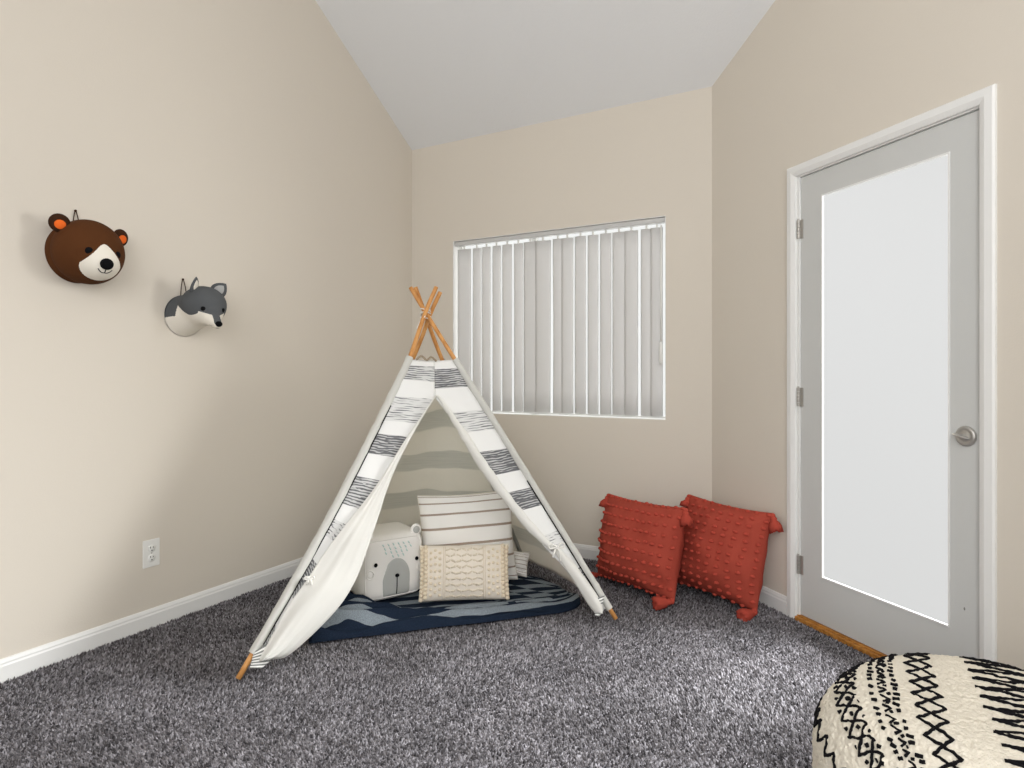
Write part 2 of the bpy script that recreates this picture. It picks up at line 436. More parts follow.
bm = bmesh.new(); vs = [bm.verts.new(rw(s, z, N1 - .010)) for s, z in ((G0 - .03, H0 - .03), (G1 + .03, H0 - .03), (G1 + .03, H1 + .03), (G0 - .03, H1 + .03))]; bm.faces.new(vs)
pane = obj('frosted_pane', bm, GL.m, door, False)
bm = bmesh.new(); box(bm, RO, RD, Z3, RN, DS0 + .002, DS1 - .002, FZ, .013, -.13, .004); box(bm, RO, RD, Z3, RN, DS0 + .002, DS1 - .002, FZ, .008, .004, .018); box(bm, RO, RD, Z3, RN, DS0 + .002, DS1 - .002, .015, .020, -.13, -.085); bevel(bm, .003, 1); fixn(bm)
obj('threshold', bm, THRESH, door, False)
for z in (1.793, 1.019, .245):
    bm = bmesh.new()
    box(bm, RO, RD, Z3, RN, DS0 - .004, DS0 + .030, z - .043, z + .043, -.008, -.004)
    for k in range(5):
        zz = z - .043 + k * .0172
        tube(bm, [rw(DS0 + .008, zz + .001, .0), rw(DS0 + .008, zz + .0165, .0)], .0075, 10)
    tube(bm, [rw(DS0 + .008, z + .043, 0), rw(DS0 + .008, z + .049, 0)], .005, 8)
    fixn(bm); obj('hinge', bm, METAL, door, False)
# deadbolt
S_, Z_ = 1.379, .910
bm = bmesh.new()
def lathe(bm, prof, O, ax, x, y, seg=32):
    rings = [[bm.verts.new(O + ax * h + x * (r * cos(2 * pi * k / seg)) + y * (r * sin(2 * pi * k / seg))) for k in range(seg)] for r, h in prof]
    for a, b in zip(rings, rings[1:]):
        for k in range(seg): bm.faces.new((a[k], a[(k + 1) % seg], b[(k + 1) % seg], b[k]))
    bm.faces.new(rings[-1]); bm.faces.new(rings[0][::-1])
lathe(bm, [(.0355, 0), (.0355, .004), (.033, .009), (.026, .012), (.024, .010), (.018, .010), (.012, .014)], rw(S_, Z_, N1), RN, RD, Z3); fixn(bm)
bolt = obj('deadbolt', bm, METAL, door)
bm = bmesh.new()
tx = (RD * -.97 + Z3 * .22).normalized(); ty = RN.cross(tx)
for q in (0,):
    ball(bm, rw(S_ - .004, Z_, N1 + .022), (.030, .006, .013), tx, ty, RN, 20, 12)
tube(bm, [rw(S_, Z_, N1 + .008), rw(S_, Z_, N1 + .02)], .008, 12)
fixn(bm); o = obj('thumb_turn', bm, METAL, bolt)
o.matrix_parent_inverse = Matrix.Translation(-V(door.location)) ; o.matrix_parent_inverse = Matrix.Identity(4)
bolt_fix = o
# small dent on the door
bm = bmesh.new(); ball(bm, rw(1.372, .306, N1), (.003, .006, .002), RD, Z3, RN, 8, 6); obj('scuff_mark', bm, Mat('scuff', srgb(140, 138, 134), .8).m, door)

# window
win = bpy.data.objects.new('window_1', None); COL.objects.link(win); win.location = (1.09, TW * .6, WZ0)
struct(win, 'window in the back wall behind the blind', 'window')
bm = bmesh.new()
for x0, x1, z0, z1 in ((WX0, WX0 + .016, WZ0, WZ1), (WX1 - .016, WX1, WZ0, WZ1), (WX0 + .016, WX1 - .016, WZ0, WZ0 + .014), (WX0 + .016, WX1 - .016, WZ1 - .014, WZ1), (.915, .945, WZ0 + .014, WZ1 - .014)):
    box(bm, (0, 0, 0), X3, Z3, Y3, x0, x1, z0, z1, .09, .13)
fixn(bm); obj('window_frame', bm, TRIM, win, False)
CG = Mat('clear_glass', (1, 1, 1, 1), .05)
g = CG.node('ShaderNodeBsdfTransparent'); g.inputs[0].default_value = (.96, .97, .97, 1)
gg = CG.node('ShaderNodeBsdfGlossy'); gg.inputs['Roughness'].default_value = .02
mm = CG.node('ShaderNodeMixShader'); mm.inputs[0].default_value = .05
CG.l.new(g.outputs[0], mm.inputs[1]); CG.l.new(gg.outputs[0], mm.inputs[2]); CG.l.new(mm.outputs[0], CG.out.inputs[0])
for x0, x1 in ((WX0 + .016, .915), (.945, WX1 - .016)):
    bm = bmesh.new(); box(bm, (0, 0, 0), X3, Z3, Y3, x0, x1, WZ0 + .014, WZ1 - .014, .108, .112); fixn(bm); obj('window_pane', bm, CG.m, win, False)
bm = bmesh.new()
for x0, x1, z0, z1 in ((WX0, WX0 + .004, WZ0, WZ1), (WX1 - .004, WX1, WZ0, WZ1), (WX0 + .004, WX1 - .004, WZ0, WZ0 + .004), (WX0 + .004, WX1 - .004, WZ1 - .004, WZ1)):
    box(bm, (0, 0, 0), X3, Z3, Y3, x0, x1, z0, z1, .001, .09)
fixn(bm); obj('window_reveal', bm, TRIM, win, False)

# vertical blind
bl = thing('vertical_blind', 'closed white vertical blind filling the window in the back wall', 'window blind', (1.09, .035, WZ1 - .004))
bm = bmesh.new(); box(bm, (0, 0, 0), X3, Z3, Y3, WX0 + .006, WX1 - .006, WZ1 - .034, WZ1 - .005, .012, .055); bevel(bm, .003, 1); fixn(bm)
obj('headrail', bm, Mat('headrail_grey', srgb(196, 196, 194), .5).m, bl, False)
edges = [.372, .484, .563, .640, .718, .804, .882, .973, 1.086, 1.158, 1.240, 1.325, 1.407, 1.488, 1.572, 1.660, 1.732, 1.800]
gaps = [0, 10, 8, 11, 11, 10, 7, -4, 10, -4, 9, 8, 9, 5, -3, 11, -4, 0]
ZT, ZBo = WZ1 - .056, WZ0 + .018
for i in range(len(edges) - 1):
    a = edges[i] + gaps[i] * .0008; b = edges[i + 1] - gaps[i + 1] * .0008
    bm = bmesh.new(); rows = []
    for j in range(9):
        t = j / 8; z = ZBo + (ZT - ZBo) * t; row = []
        aa = a + (.006 * (1 - abs(t - .35) * 1.2) if i == 8 else 0); bb = b - (.004 * (1 - t) if i == 7 else 0)
        for k in range(7):
            u = k / 6; x = aa + (bb - aa) * u
            y = .036 + (.004 if i % 2 else 0) - .006 * sin(pi * u) + .010 * (u - .5) + .003 * nz((x * 3, z * 2, i), 1.0)
            row.append(V((x, y, z)))
        rows.append(row)
    grid(bm, rows); o = solid(obj('slat', bm, SLAT, bl), .0012)
    xc = (a + b) / 2
    bm = bmesh.new(); box(bm, (xc, .036, ZT), X3, Y3, Z3, -.006, .006, -.002, .006, -.004, .020); fixn(bm); obj('slat_clip', bm, PLASTIC, bl, False)
bm = bmesh.new(); tube(bm, [V((1.797, .010, 1.99)), V((1.797, .006, 1.30))], .005, 8)
wand = obj('wand', bm, PLASTIC, bl)
bm = bmesh.new(); tube(bm, [V((1.797, .006, 1.31)), V((1.797, .006, 1.29)), V((1.797, .006, 1.19)), V((1.797, .006, 1.18))], .012, 10, rfun=lambda t: .006 if t < .01 or t > .99 else .011)
o = obj('wand_handle', bm, PLASTIC, wand); o.matrix_parent_inverse = Matrix.Identity(4)

# wall outlet
ou = thing('wall_outlet', 'white duplex power outlet low on the left wall', 'outlet', (0.003, -1.896, .322))
bm = bmesh.new(); box(bm, (0, -1.896, .322), Y3, Z3, X3, -.0385, .0385, -.0615, .0615, 0, .005); bevel(bm, .002, 2); fixn(bm); obj('cover_plate', bm, PLASTIC, ou, False)
for zc in (.343, .301):
    bm = bmesh.new(); c = V((.0045, -1.896, zc))
    lathe(bm, [(.0165, 0), (.0165, .002), (.015, .003)], c, X3, Y3, Z3, 24); fixn(bm); r = obj('receptacle', bm, PLASTIC, ou)
    bm = bmesh.new()
    for yy, hh in ((-.006, .0045), (.006, .0036)): box(bm, c, Y3, Z3, X3, yy - .0013, yy + .0013, .001, .001 + 2 * hh, .003, .0036)
    tube(bm, [c + V((.003, 0, -.008)), c + V((.0037, 0, -.008))], .0028, 10)
    fixn(bm); o = obj('socket_slots', bm, DARK, r, False); o.matrix_parent_inverse = Matrix.Identity(4)
bm = bmesh.new(); lathe(bm, [(.003, 0), (.003, .001)], V((.005, -1.896, .322)), X3, Y3, Z3, 12); fixn(bm); obj('screw', bm, METAL, ou)

# ------------------------------------------------------------------ tent
FLf = on_floor(238, 679, .0); FRf = on_floor(616, 619, .0)
pt, pn = FLf.copy(), (FRf - FLf).cross(at(425.6, 312, 3.06) - FLf).normalized()
def fp(x, y, off=0.0):
    """point on the slanting front face of the tent"""
    p = on_plane(x, y, pt, pn); return p + pn * (off if pn.dot(CAM - pt) > 0 else -off)
def poly(pts, off=0.0): return [fp(x, y, off) for x, y in pts]
P_FL = spline(poly([(238, 679), (306, 561), (352, 475), (400, 378), (411, 354)]) + [at(425.6, 312, 3.04), at(436.3, 287, 3.07)], 8)
P_FR = spline(poly([(616, 619), (564, 535), (506, 441), (454.5, 359)]) + [at(425.6, 312.5, 3.075), at(410.5, 287.5, 3.09)], 8)
RLf = V((.125, -1.02, 0)); RRf = V((1.03, -.235, 0))
P_RL = spline([RLf, RLf.lerp(at(415, 354, 3.16), .5), at(415, 354, 3.16), at(429.5, 316, 3.10), at(440.3, 292, 3.07)], 8)
P_RR = spline([RRf, RRf.lerp(at(441, 357, 3.21), .5), at(441, 357, 3.21), at(425.5, 315, 3.125), at(415.3, 287, 3.09)], 8)
tent = thing('play_tent', 'white canvas teepee tent with black brushed lines on four wooden poles', 'tent', V((.93, -1.05, 0)))
def z_at(P, z):
    for a, b in zip(P, P[1:]):
        if a.z <= z <= b.z: return a.lerp(b, (z - a.z) / (b.z - a.z + 1e-9))
    return P[0] if z < P[0].z else P[-1]
ZTOP = 1.195
for P in (P_FL, P_FR, P_RL, P_RR):
    bm = bmesh.new(); Q = [p.copy() for p in P]; Q[0].z = max(Q[0].z, .001)
    tube(bm, Q, .0105, 12); fixn(bm); obj('pole', bm, POLE, tent)
def sleeve(P, z0, z1, r, shift=V((0, 0, 0))):
    bm = bmesh.new(); n = 70; pts = []
    for k in range(n + 1):
        z = z0 + (z1 - z0) * k / n; pts.append(z_at(P, z) + shift)
    rings = []
    for k, p in enumerate(pts):
        t = (pts[min(k + 1, n)] - pts[max(k - 1, 0)]).normalized(); x, y = frame_at(t); ring = []
        for q in range(14):
            a = 2 * pi * q / 14
            rr = r * (1 + .12 * nz((a * 1.2, k * .55, 0), 1, 3) + .18 * nz((cos(a), sin(a), k * .22), 1.3, 5))
            ring.append(bm.verts.new(p + x * (rr * cos(a)) + y * (rr * sin(a))))
        rings.append(ring)
    for a, b in zip(rings, rings[1:]):
        for q in range(14): bm.faces.new((a[q], a[(q + 1) % 14], b[(q + 1) % 14], b[q]))
    fixn(bm); obj('pole_sleeve', bm, SLEEVE, tent)
sleeve(P_FL, .075, ZTOP + .01, .0175); sleeve(P_FR, .045, ZTOP, .0165); sleeve(P_RL, .03, ZTOP, .016); sleeve(P_RR, .03, ZTOP, .016)

def loft(name, A, B, n, m, mat, off=None, thick=.0016, bulge=None, level=False):
    if level:
        A, B = [V(p) for p in A], [V(p) for p in B]
        def byz(P, f):
            z = P[0].z + (P[-1].z - P[0].z) * f
            for a, b in zip(P, P[1:]):
                if b.z <= z <= a.z and a.z - b.z > 1e-9: return a.lerp(b, (a.z - z) / (a.z - b.z))
            return P[-1] if f > .5 else P[0]
        A = [byz(A, j / n) for j in range(n + 1)]; B = [byz(B, j / n) for j in range(n + 1)]
    else: A = resample([V(p) for p in A], n); B = resample([V(p) for p in B], n)
    bm = bmesh.new(); rows = []
    for j in range(n + 1):
        row = []
        for i in range(m + 1):
            u = i / m; p = A[j].lerp(B[j], u)
            if bulge: p = p + bulge(u, j / n, p)
            row.append(p)
        rows.append(row)
    grid(bm, rows); fixn(bm)
    return solid(obj(name, bm, mat, tent), thick)
FN = pn if pn.dot(CAM - pt) > 0 else -pn       # outward normal of the front
def wr(a, s1=6, s2=18):
    return lambda u, v, p: FN * (a * nz(p, s1, 2) + .45 * a * nz(p, s2, 4)) * min(1, 6 * v + .2)
zs = [ZTOP - k * (ZTOP - .03) / 40 for k in range(41)]
pole_L = [z_at(P_FL, z) for z in zs if z > .06]; pole_R = [z_at(P_FR, z) for z in zs if z > .045]
seam = poly([(434.5, 361), (435, 397)])
foldL = seam + spline(poly([(435, 397), (406, 440), (376, 487), (331, 545), (307, 581), (291, 602), (278, 625), (262, 652), (257, 666)]), 6)[1:]
foldR = seam + spline(poly([(435, 397), (462, 434), (490, 475), (520, 517), (546, 549), (566, 570), (590, 605), (600, 615)]), 6)[1:]
loft('front_panel', pole_L, foldL, 70, 18, CAN_L, bulge=wr(.007), level=True)
loft('front_panel', foldR, pole_R, 70, 18, CAN_R, bulge=wr(.007), level=True)
# left flap, folded back and tied
edgeL = spline(poly([(435.3, 396), (416, 427), (397, 463), (386, 490), (377, 518), (367, 547), (356, 577), (340, 604), (315, 631), (287, 655), (272, 658)]), 6)
foldL2 = spline(poly([(434.6, 396), (405, 440), (375, 487), (330, 545), (306, 581), (290, 603), (276, 628), (262, 654), (259, 661)], .004), 6)
def bl_l(u, v, p):
    k = sin(pi * min(1, u * .9 + .05)) * (.004 + .03 * min(1, max(0, (v - .25) * 2)))
    tie = exp(-((v - .63) / .07) ** 2)
    return FN * (.010 + k * (1 - .55 * tie * (1 - u)) + .008 * nz(p, 7, 9) + .012 * nz((u * 3, v * 1.2, 0), 2, 6) * v)
flapL = loft('door_flap', foldL2, edgeL, 60, 26, CREAM, bulge=bl_l, thick=.003)
bm = bmesh.new(); tube(bm, [p + FN * .008 for p in resample(edgeL, 60)], .0035, 8); fixn(bm)
o = obj('hem', bm, WHITEROPE, flapL); o.matrix_parent_inverse = Matrix.Translation(-V(tent.location)); o.matrix_parent_inverse = Matrix.Identity(4)
# right flap, rolled
rollpts = spline(poly([(435.5, 397), (440, 400), (464, 437), (490, 477), (516, 511), (536, 534), (552, 549)], .012), 6)
bm = bmesh.new(); RR_ = resample(rollpts, 60)
tube(bm, RR_, .018, 14, rfun=lambda t: .006 + .016 * min(1, t * 3) - .008 * max(0, (t - .85) / .15)); 
for v in bm.verts: v.co += V((nz(v.co, 22, 1), nz(v.co, 22, 2), nz(v.co, 22, 3))) * .004
fixn(bm); obj('rolled_flap', bm, CREAM, tent)
inner = spline(poly([(549, 546), (560, 562), (574, 583), (587, 604), (594, 613)], .010), 6)
outer = spline(poly([(556, 547), (572, 563), (588, 584), (600, 603), (601, 614)], .014), 6)
loft('door_flap', inner, outer, 30, 10, CREAM, bulge=lambda u, v, p: FN * (.018 * sin(pi * u) * (.4 + v) + .003 * nz(p, 14, 3)), thick=.003)
# printed hem bands at the foot of the flaps
def hem_mat():
    M = Mat('printed_hem', srgb(236, 236, 232), .9, spec=.1); u, v, _ = M.sep(M.coord('UV'))
    s = M.math('GREATER_THAN', M.math('SINE', M.math('MULTIPLY', v, 40)), .1)
    M.color(M.mix(M.math('MULTIPLY', s, .8), srgb(236, 236, 232), srgb(60, 66, 66))); return M.m
HEM = hem_mat()
loft('printed_hem', poly([(254, 652), (250, 668)], .012), spline(poly([(267, 643), (274, 655), (262, 668)], .012), 6), 20, 8, HEM, bulge=lambda u, v, p: FN * .008 * sin(pi * u), thick=.003)
loft('printed_hem', poly([(590, 600), (594, 616)], .014), poly([(603, 595), (598, 617)], .014), 20, 8, HEM, bulge=lambda u, v, p: FN * .012 * sin(pi * u), thick=.003)
# side and rear panels
C0 = (FLf + FRf + RLf + RRf) / 4
def side(name, PA, PB, mat, amp=.012, sag=.03):
    za = [ZTOP - k * (ZTOP - .012) / 40 for k in range(41)]
    A = [z_at(PA, z) for z in za]; B = [z_at(PB, z) for z in za]
    n = (B[-1] - A[-1]).cross(A[0] - A[-1]).normalized()
    if n.dot(C0 + V((0, 0, .3)) - A[-1]) < 0: n = -n
    return loft(name, A, B, 48, 24, mat, bulge=lambda u, v, p: n * ((amp * nz(p, 4, 11) + .4 * amp * nz(p, 13, 12)) * sin(pi * u) + sag * sin(pi * u) * sin(pi * v * .8)))
side('side_panel', P_FL, P_RL, CAN_S); side('rear_panel', P_RL, P_RR, CAN_S, sag=-.02); side('side_panel', P_RR, P_FR, CAN_S, sag=-.045)
# ties
def bow(p, s):
    bm = bmesh.new()
    sd = FN.cross(Z3).normalized()
    ball(bm, p, .011, seg=10, rings=8)
    for q in (-1, 1):
        loop = [p + sd * (q * s * a) + Z3 * b * s + FN * .008 for a, b in ((0, 0), (.9, .6), (1.5, .4), (1.3, -.1), (.5, -.1), (0, 0))]
        tube(bm, spline(loop, 4), .0035, 6)
        tail = [p, p + sd * (q * s * .5) - Z3 * s * .9 + FN * .01, p + sd * (q * s * .7) - Z3 * s * (2.6 if q < 0 else 1.7) + FN * .004]
        tube(bm, spline(tail, 5), .0045, 6)
    fixn(bm); obj('flap_tie', bm, WHITEROPE, tent)
for P, za, zb in ((P_FL, .10, .98), (P_FR, .08, .62)):
    # black tube standing in for the shaded gap between sleeve and front panel
    sgn = 1 if P is P_FL else -1
    sd = (FRf - FLf).normalized() * sgn
    bm = bmesh.new(); tube(bm, [z_at(P, za + (zb - za) * k / 40) + sd * .0195 + FN * .006 for k in range(41)], .0028, 6); fixn(bm); obj('seam_or_gap_line', bm, BLACK, tent)
bow(fp(309, 579, .03), .012); bow(fp(553, 548, .035), .026)
# cord lashing round the crossing
bm = bmesh.new(); cc = at(425.6, 314, 3.08); pts = []
for k in range(90):
    a = k * .33; pts.append(cc + V((.022 * cos(a), .030 * sin(a), .020 * sin(a * .37) + (k - 45) * .0004)))
tube(bm, spline(pts, 2), .0026, 6)
tail = spline([cc + V((.02, -.02, 0)), cc + V((.03, -.05, -.02)), cc + V((.0, -.045, -.04)), cc + V((-.02, -.045, -.075))], 6); tube(bm, tail, .0025, 6)
fixn(bm); obj('lashing_cord', bm, WHITEROPE, tent)
bm = bmesh.new(); tube(bm, spline([fp(416, 360, .006), fp(421, 357, .012), fp(426, 361, .014), fp(431, 358, .012), fp(436, 362, .01)], 6), .005, 7)
fixn(bm); obj('drawstring', bm, fabric('braided_cord', srgb(150, 136, 116)), tent)

# ------------------------------------------------------------------ blanket in the tent
bA, bB, bC, bD = V((.775, -1.70, 0)), V((1.695, -.76, 0)), V((1.20, -.44, 0)), V((.30, -1.06, 0))
bm = bmesh.new(); rows = []; nu, nv = 110, 80
for j in range(nv + 1):
    v = j / nv; row = []
    for i in range(nu + 1):
        u = i / nu
        uu = u
        p = bA.lerp(bB, uu).lerp(bD.lerp(bC, uu), v)
        # rounded right end, bunched left end
        r = .35 + .65 * sqrt(max(0, 1 - (max(0, u - .84) / .16) ** 2))
        q = bA.lerp(bB, uu * 1).lerp(bD.lerp(bC, uu), .5 + (v - .5) * r)
        q = q + (bB - bA).normalized() * (.025 * nz((v * 5, 0, 3), 1)) * (1 if u > .5 else -1) * abs(u - .5) * 2
        q = q + (bA - bD).normalized() * (.02 * nz((u * 4, 0, 8), 1) - .05 * sin(pi * u) * 0) * (1 - v)
        left = max(0, 1 - u / .34)
        fold = .5 + .5 * sin(v * 52 + 4.5 * nz((u * 4, v * 2, 0), 1) + u * 2.5)
        front = max(0, min(1, (.30 + .3 * left - v) / .10))
        h = .006 + front * (.008 + .034 * fold * (1.1 - .7 * u) + .007 * nz((u * 9, v * 9, 1), 1)) + left * front * (.012 + .055 * fold)
        e = min(1, min(u, 1 - u) * 22, v * 7, (1 - v) * 18)
        q.z = .004 + h * sqrt(max(0, 1 - (1 - e) ** 2))
        row.append(q)
    rows.append(row)
vs = grid(bm, rows)
# turned-down skirt so the blanket has its own thickness down to the carpet
rim = [vs[0][i] for i in range(nu + 1)] + [vs[j][nu] for j in range(1, nv + 1)] + [vs[nv][i] for i in range(nu - 1, -1, -1)] + [vs[j][0] for j in range(nv - 1, 0, -1)]
low = [bm.verts.new((v.co.x, v.co.y, .001)) for v in rim]
L = bm.loops.layers.uv.verify()
for k in range(len(rim)):
    f = bm.faces.new((rim[k], rim[(k + 1) % len(rim)], low[(k + 1) % len(rim)], low[k]))
    for lp in f.loops: lp[L].uv = (.5, 0)
fixn(bm); blanket = obj('throw_blanket', bm, BLANKET)
tag(blanket, 'navy and grey striped knitted blanket spread on the tent floor', 'blanket')

# ------------------------------------------------------------------ cushions
def cushion_fn(w, h, t, pinch=.05, power=.42, wr_a=.006, seed=0):
    def f(u, v, side=1):
        x = w / 2 * u * (1 - pinch * (1 - v * v) * u * u); y = h / 2 * v * (1 - pinch * (1 - u * u) * v * v)
        b = max(0, (1 - u * u)) * max(0, (1 - v * v))
        z = t / 2 * b ** power
        cr = abs(u * v)
        z += wr_a * (nz((u * 2.2, v * 2.2, side * 4), 1, seed) + .8 * cr * nz((u * 7, v * 7, side), 1, seed + 1)) * min(1, b * 6)
        return V((x, y, side * z))
    return f
def place(f, O, X, U, h):
    N = X.cross(U).normalized()
    def g(u, v, side=1, lift=0.0):
        p = f(u, v, side); return O + X * p.x + U * (p.y + h / 2) + N * (p.z + side * lift)
    return g, N
def cushion_mesh(g, nu=44, nv=44):
    bm = bmesh.new(); ss = [sin(pi / 2 * (2 * i / nu - 1)) for i in range(nu + 1)]; ts = [sin(pi / 2 * (2 * j / nv - 1)) for j in range(nv + 1)]
    grid(bm, [[g(u, v, 1) for u in ss] for v in ts]); grid(bm, [[g(u, v, -1) for u in ss] for v in ts])
    bmesh.ops.remove_doubles(bm, verts=bm.verts[:], dist=.0008); fixn(bm); return bm
def axes(X, lean):
    X = V(X).normalized(); Nh = X.cross(Z3).normalized()   # horizontal facing direction
    U = (Z3 * cos(lean) - Nh * sin(lean)); return X, U
def tuft_mesh():
    bm = bmesh.new(); bmesh.ops.create_icosphere(bm, subdivisions=2, radius=1)
    for v in bm.verts: v.co *= 1 + .22 * nz(v.co, 3, 5)
    me = bpy.data.meshes.new('tuft'); bm.to_mesh(me); bm.free(); me.materials.append(REDT)
    for p in me.polygons: p.use_smooth = True
    return me
TUFT = tuft_mesh()
def inst(name, me, parent, loc, X, Y, Z, s):
    o = bpy.data.objects.new(name, me); COL.objects.link(o); o.parent = parent
    M = Matrix.Identity(4)
    for c, ax in enumerate((X, Y, Z)):
        for r in range(3): M[r][c] = ax[r] * s[c]
    M.translation = loc - parent.location
    o.matrix_basis = M; return o
def tassel(parent, p, d, length, mat, r=.028):
    """a bundle of cut yarn hanging along d from p"""
    d = V(d).normalized(); bm = bmesh.new(); x, y = frame_at(d)
    ball(bm, p + d * .010, .013, seg=12, rings=8)
    rings = []; prof = [(.009, .016), (.012, .024), (.010, .032), (.016, .045), (.020, .7 * length), (.021, length), (.010, length - .004)]
    seg = 36
    for k, (rr, hh) in enumerate(prof):
        rings.append([bm.verts.new(p + d * (hh + (.010 * nz((q * .9, 0, 1), 1, 7) if k >= 5 else 0)) + (x * cos(2 * pi * q / seg) + y * sin(2 * pi * q / seg)) * rr * (r / .021) * (1 + (.16 if k > 2 else .05) * (1 if q % 2 else -1) + .1 * nz((q, k, 0), .7))) for q in range(seg)])
    for a, b in zip(rings, rings[1:]):
        for q in range(seg): bm.faces.new((a[q], a[(q + 1) % seg], b[(q + 1) % seg], b[q]))
    bm.faces.new(rings[-1]); bm.faces.new(rings[0][::-1]); fixn(bm)
    return obj('tassel', bm, mat, parent)

def red_pillow(label, O, Xd, lean, w, h, t, rows_v, cols_u, seed, tassels, roll=0):
    X, U = axes(Xd, lean)
    if roll:
        R_ = Matrix.Rotation(roll, 3, X.cross(U)); X, U = R_ @ X, R_ @ U
    f = cushion_fn(w, h, t, .06, .58, .024, seed); g, N = place(f, O, X, U, h)
    root = thing('throw_pillow', label, 'pillow', O, 'terracotta tufted throw pillows by the door')
    obj('pillow_body', cushion_mesh(g), RED, root)
    spots = []
    for v in rows_v:
        for u in cols_u:
            uu = u + .012 * random.uniform(-1, 1); vv = v + .014 * random.uniform(-1, 1)
            if max(abs(uu), abs(vv)) < .985: spots.append((g(uu, vv, 1, .003), uu, vv))
    spots.sort(key=lambda s: (s[0] - CAM).length)
    rest = bmesh.new()
    for k, (p, uu, vv) in enumerate(spots):
        e = .004; nn = ((g(uu + e, vv) - g(uu - e, vv)).cross(g(uu, vv + e) - g(uu, vv - e)))
        nn = nn.normalized() if nn.length > 1e-9 else N
        x = (X - nn * X.dot(nn)).normalized(); y = nn.cross(x)
        if k < 98: inst('tuft', TUFT, root, p, x, y, nn, (.0125, .0085, .0095))
        else: ball(rest, p, (.0125, .0085, .0095), x, y, nn, 8, 6)
    if rest.verts:
        o = obj('edge_tufts', rest, REDT, root); o['kind'] = 'stuff'
    else: rest.free()
    for (u, v, d, l) in tassels:
        tassel(root, g(u * .985, v * .985), V(d), l, REDT)
    return root
W_ = .50
def lin(a, b, n): return [a + (b - a) * k / (n - 1) for k in range(n)]
red_pillow('terracotta tufted pillow leaning on the back wall beside the tent, in front of the other',
    V((1.770, -.436, .012)), (.883, -.469, 0), radians(13), .555, .455, .30, lin(.97, -.97, 10), lin(-.96, .96, 15), 3,
    [(1, 1, (.15, -.25, -1), .085), (1, -1, (-.75, -.62, -.03), .10), (-1, -1, (-.95, -.5, .0), .085), (-1, 1, (-.35, -.1, -1), .08)], roll=radians(2.0))
red_pillow('terracotta tufted pillow nearest the door, leaning on the angled wall behind the other',
    V((2.158, -.366, .012)), (.9, -.43, 0), radians(14), .49, .47, .28, lin(.96, -.96, 13), lin(-.95, .95, 10), 8,
    [(1, 1, (.25, -.15, -1), .085), (1, -1, (-.55, -.8, -.03), .10), (-1, 1, (-.3, -.4, -1), .07)], roll=radians(-1.5))

# striped cushions in the tent
def striped(label, O, Xd, lean, w, h, t, roll, seed):
    X, U = axes(Xd, lean)
    if roll:
        R_ = Matrix.Rotation(roll, 3, X.cross(U)); X, U = R_ @ X, R_ @ U
    g, N = place(cushion_fn(w, h, t, .06, .36, .016, seed), O, X, U, h)
    root = thing('striped_cushion', label, 'cushion', O, 'striped cushions in the tent')
    obj('cushion_cover', cushion_mesh(g, 56, 56), STRIPE, root)
    bm = bmesh.new(); k = 60
    loop = [g(-1 + 2 * i / k, 1) for i in range(k + 1)] + [g(1, 1 - 2 * i / k) for i in range(1, k + 1)] + [g(1 - 2 * i / k, -1) for i in range(1, k + 1)] + [g(-1, -1 + 2 * i / k) for i in range(1, k)]
    tube(bm, loop + [loop[0]], .0035, 7); fixn(bm); obj('piping', bm, OFFWH, root)
    return root
striped('large white cushion with brown stripes leaning at the back of the tent', V((1.012, -.822, .028)), (.80, .60, 0), radians(9), .505, .47, .15, radians(2.5), 4)
striped('striped cushion lying under the large one, only its corner showing', V((1.120, -.600, .034)), (.80, .60, 0), radians(24), .20, .125, .05, radians(-12), 6)

# oatmeal lumbar pillow
lo = V((1.105, -1.020, .018)); lx, lu = axes((.837, .547, 0), radians(16))
lf = cushion_fn(.445, .265, .13, .03, .42, .004, 2); lg, LN = place(lf, lo, lx, lu, .265)
lum = thing('lumbar_pillow', 'small oatmeal pillow with beaded ends in front of the striped cushion', 'cushion', lo)
obj('pillow_body', cushion_mesh(lg), BEIGE, lum)
def beadmesh():
    bm = bmesh.new(); bmesh.ops.create_icosphere(bm, subdivisions=2, radius=1); me = bpy.data.meshes.new('pom_pom'); bm.to_mesh(me); bm.free(); me.materials.append(BEAD)
    for p in me.polygons: p.use_smooth = True
    return me
BM = beadmesh()
for sgn in (-1, 1):
    for ci, u in enumerate((.95, .86)):
        for k in range(13):
            v = -.93 + 1.86 * (k + .5 * (ci % 2)) / 12.5
            inst('pom_pom', BM, lum, lg(sgn * u, v, 1, .004), lx, lu, LN, (.0110, .0110, .0105))
    for ci, (u, n, o_) in enumerate(((.74, 8, 0), (.64, 7, .5), (.54, 8, 0))):
        for k in range(n):
            v = -.86 + 1.72 * (k + o_) / n + .08
            inst('pom_pom', BM, lum, lg(sgn * u, v, 1, .003), lx, lu, LN, (.0075, .0075, .0065))
bm = bmesh.new()
for s in (-1, 1):
    for uu in (.46, .42): tube(bm, [lg(s * uu, -.95 + 1.9 * k / 30, 1, .001) for k in range(31)], .0016, 6)
rnd = random.Random(4)
for k in range(9):
    for q in range(7):
        u0 = -.36 + .72 * q / 6; v0 = -.84 + 1.68 * k / 8
        sg = 1 if (q + k) % 2 else -1
        pts = [lg(min(.4, max(-.4, u0 + .05 * cos(t * pi * 1.6 + rnd.random()))), min(.95, max(-.95, v0 + sg * (.11 * (t - .5) + .05 * sin(t * 5)))), 1, .001) for t in [i / 7 for i in range(8)]]
        tube(bm, pts, .0032, 6)
fixn(bm); obj('raised_embroidery', bm, fabric('ivory_thread', srgb(228, 216, 196)), lum)

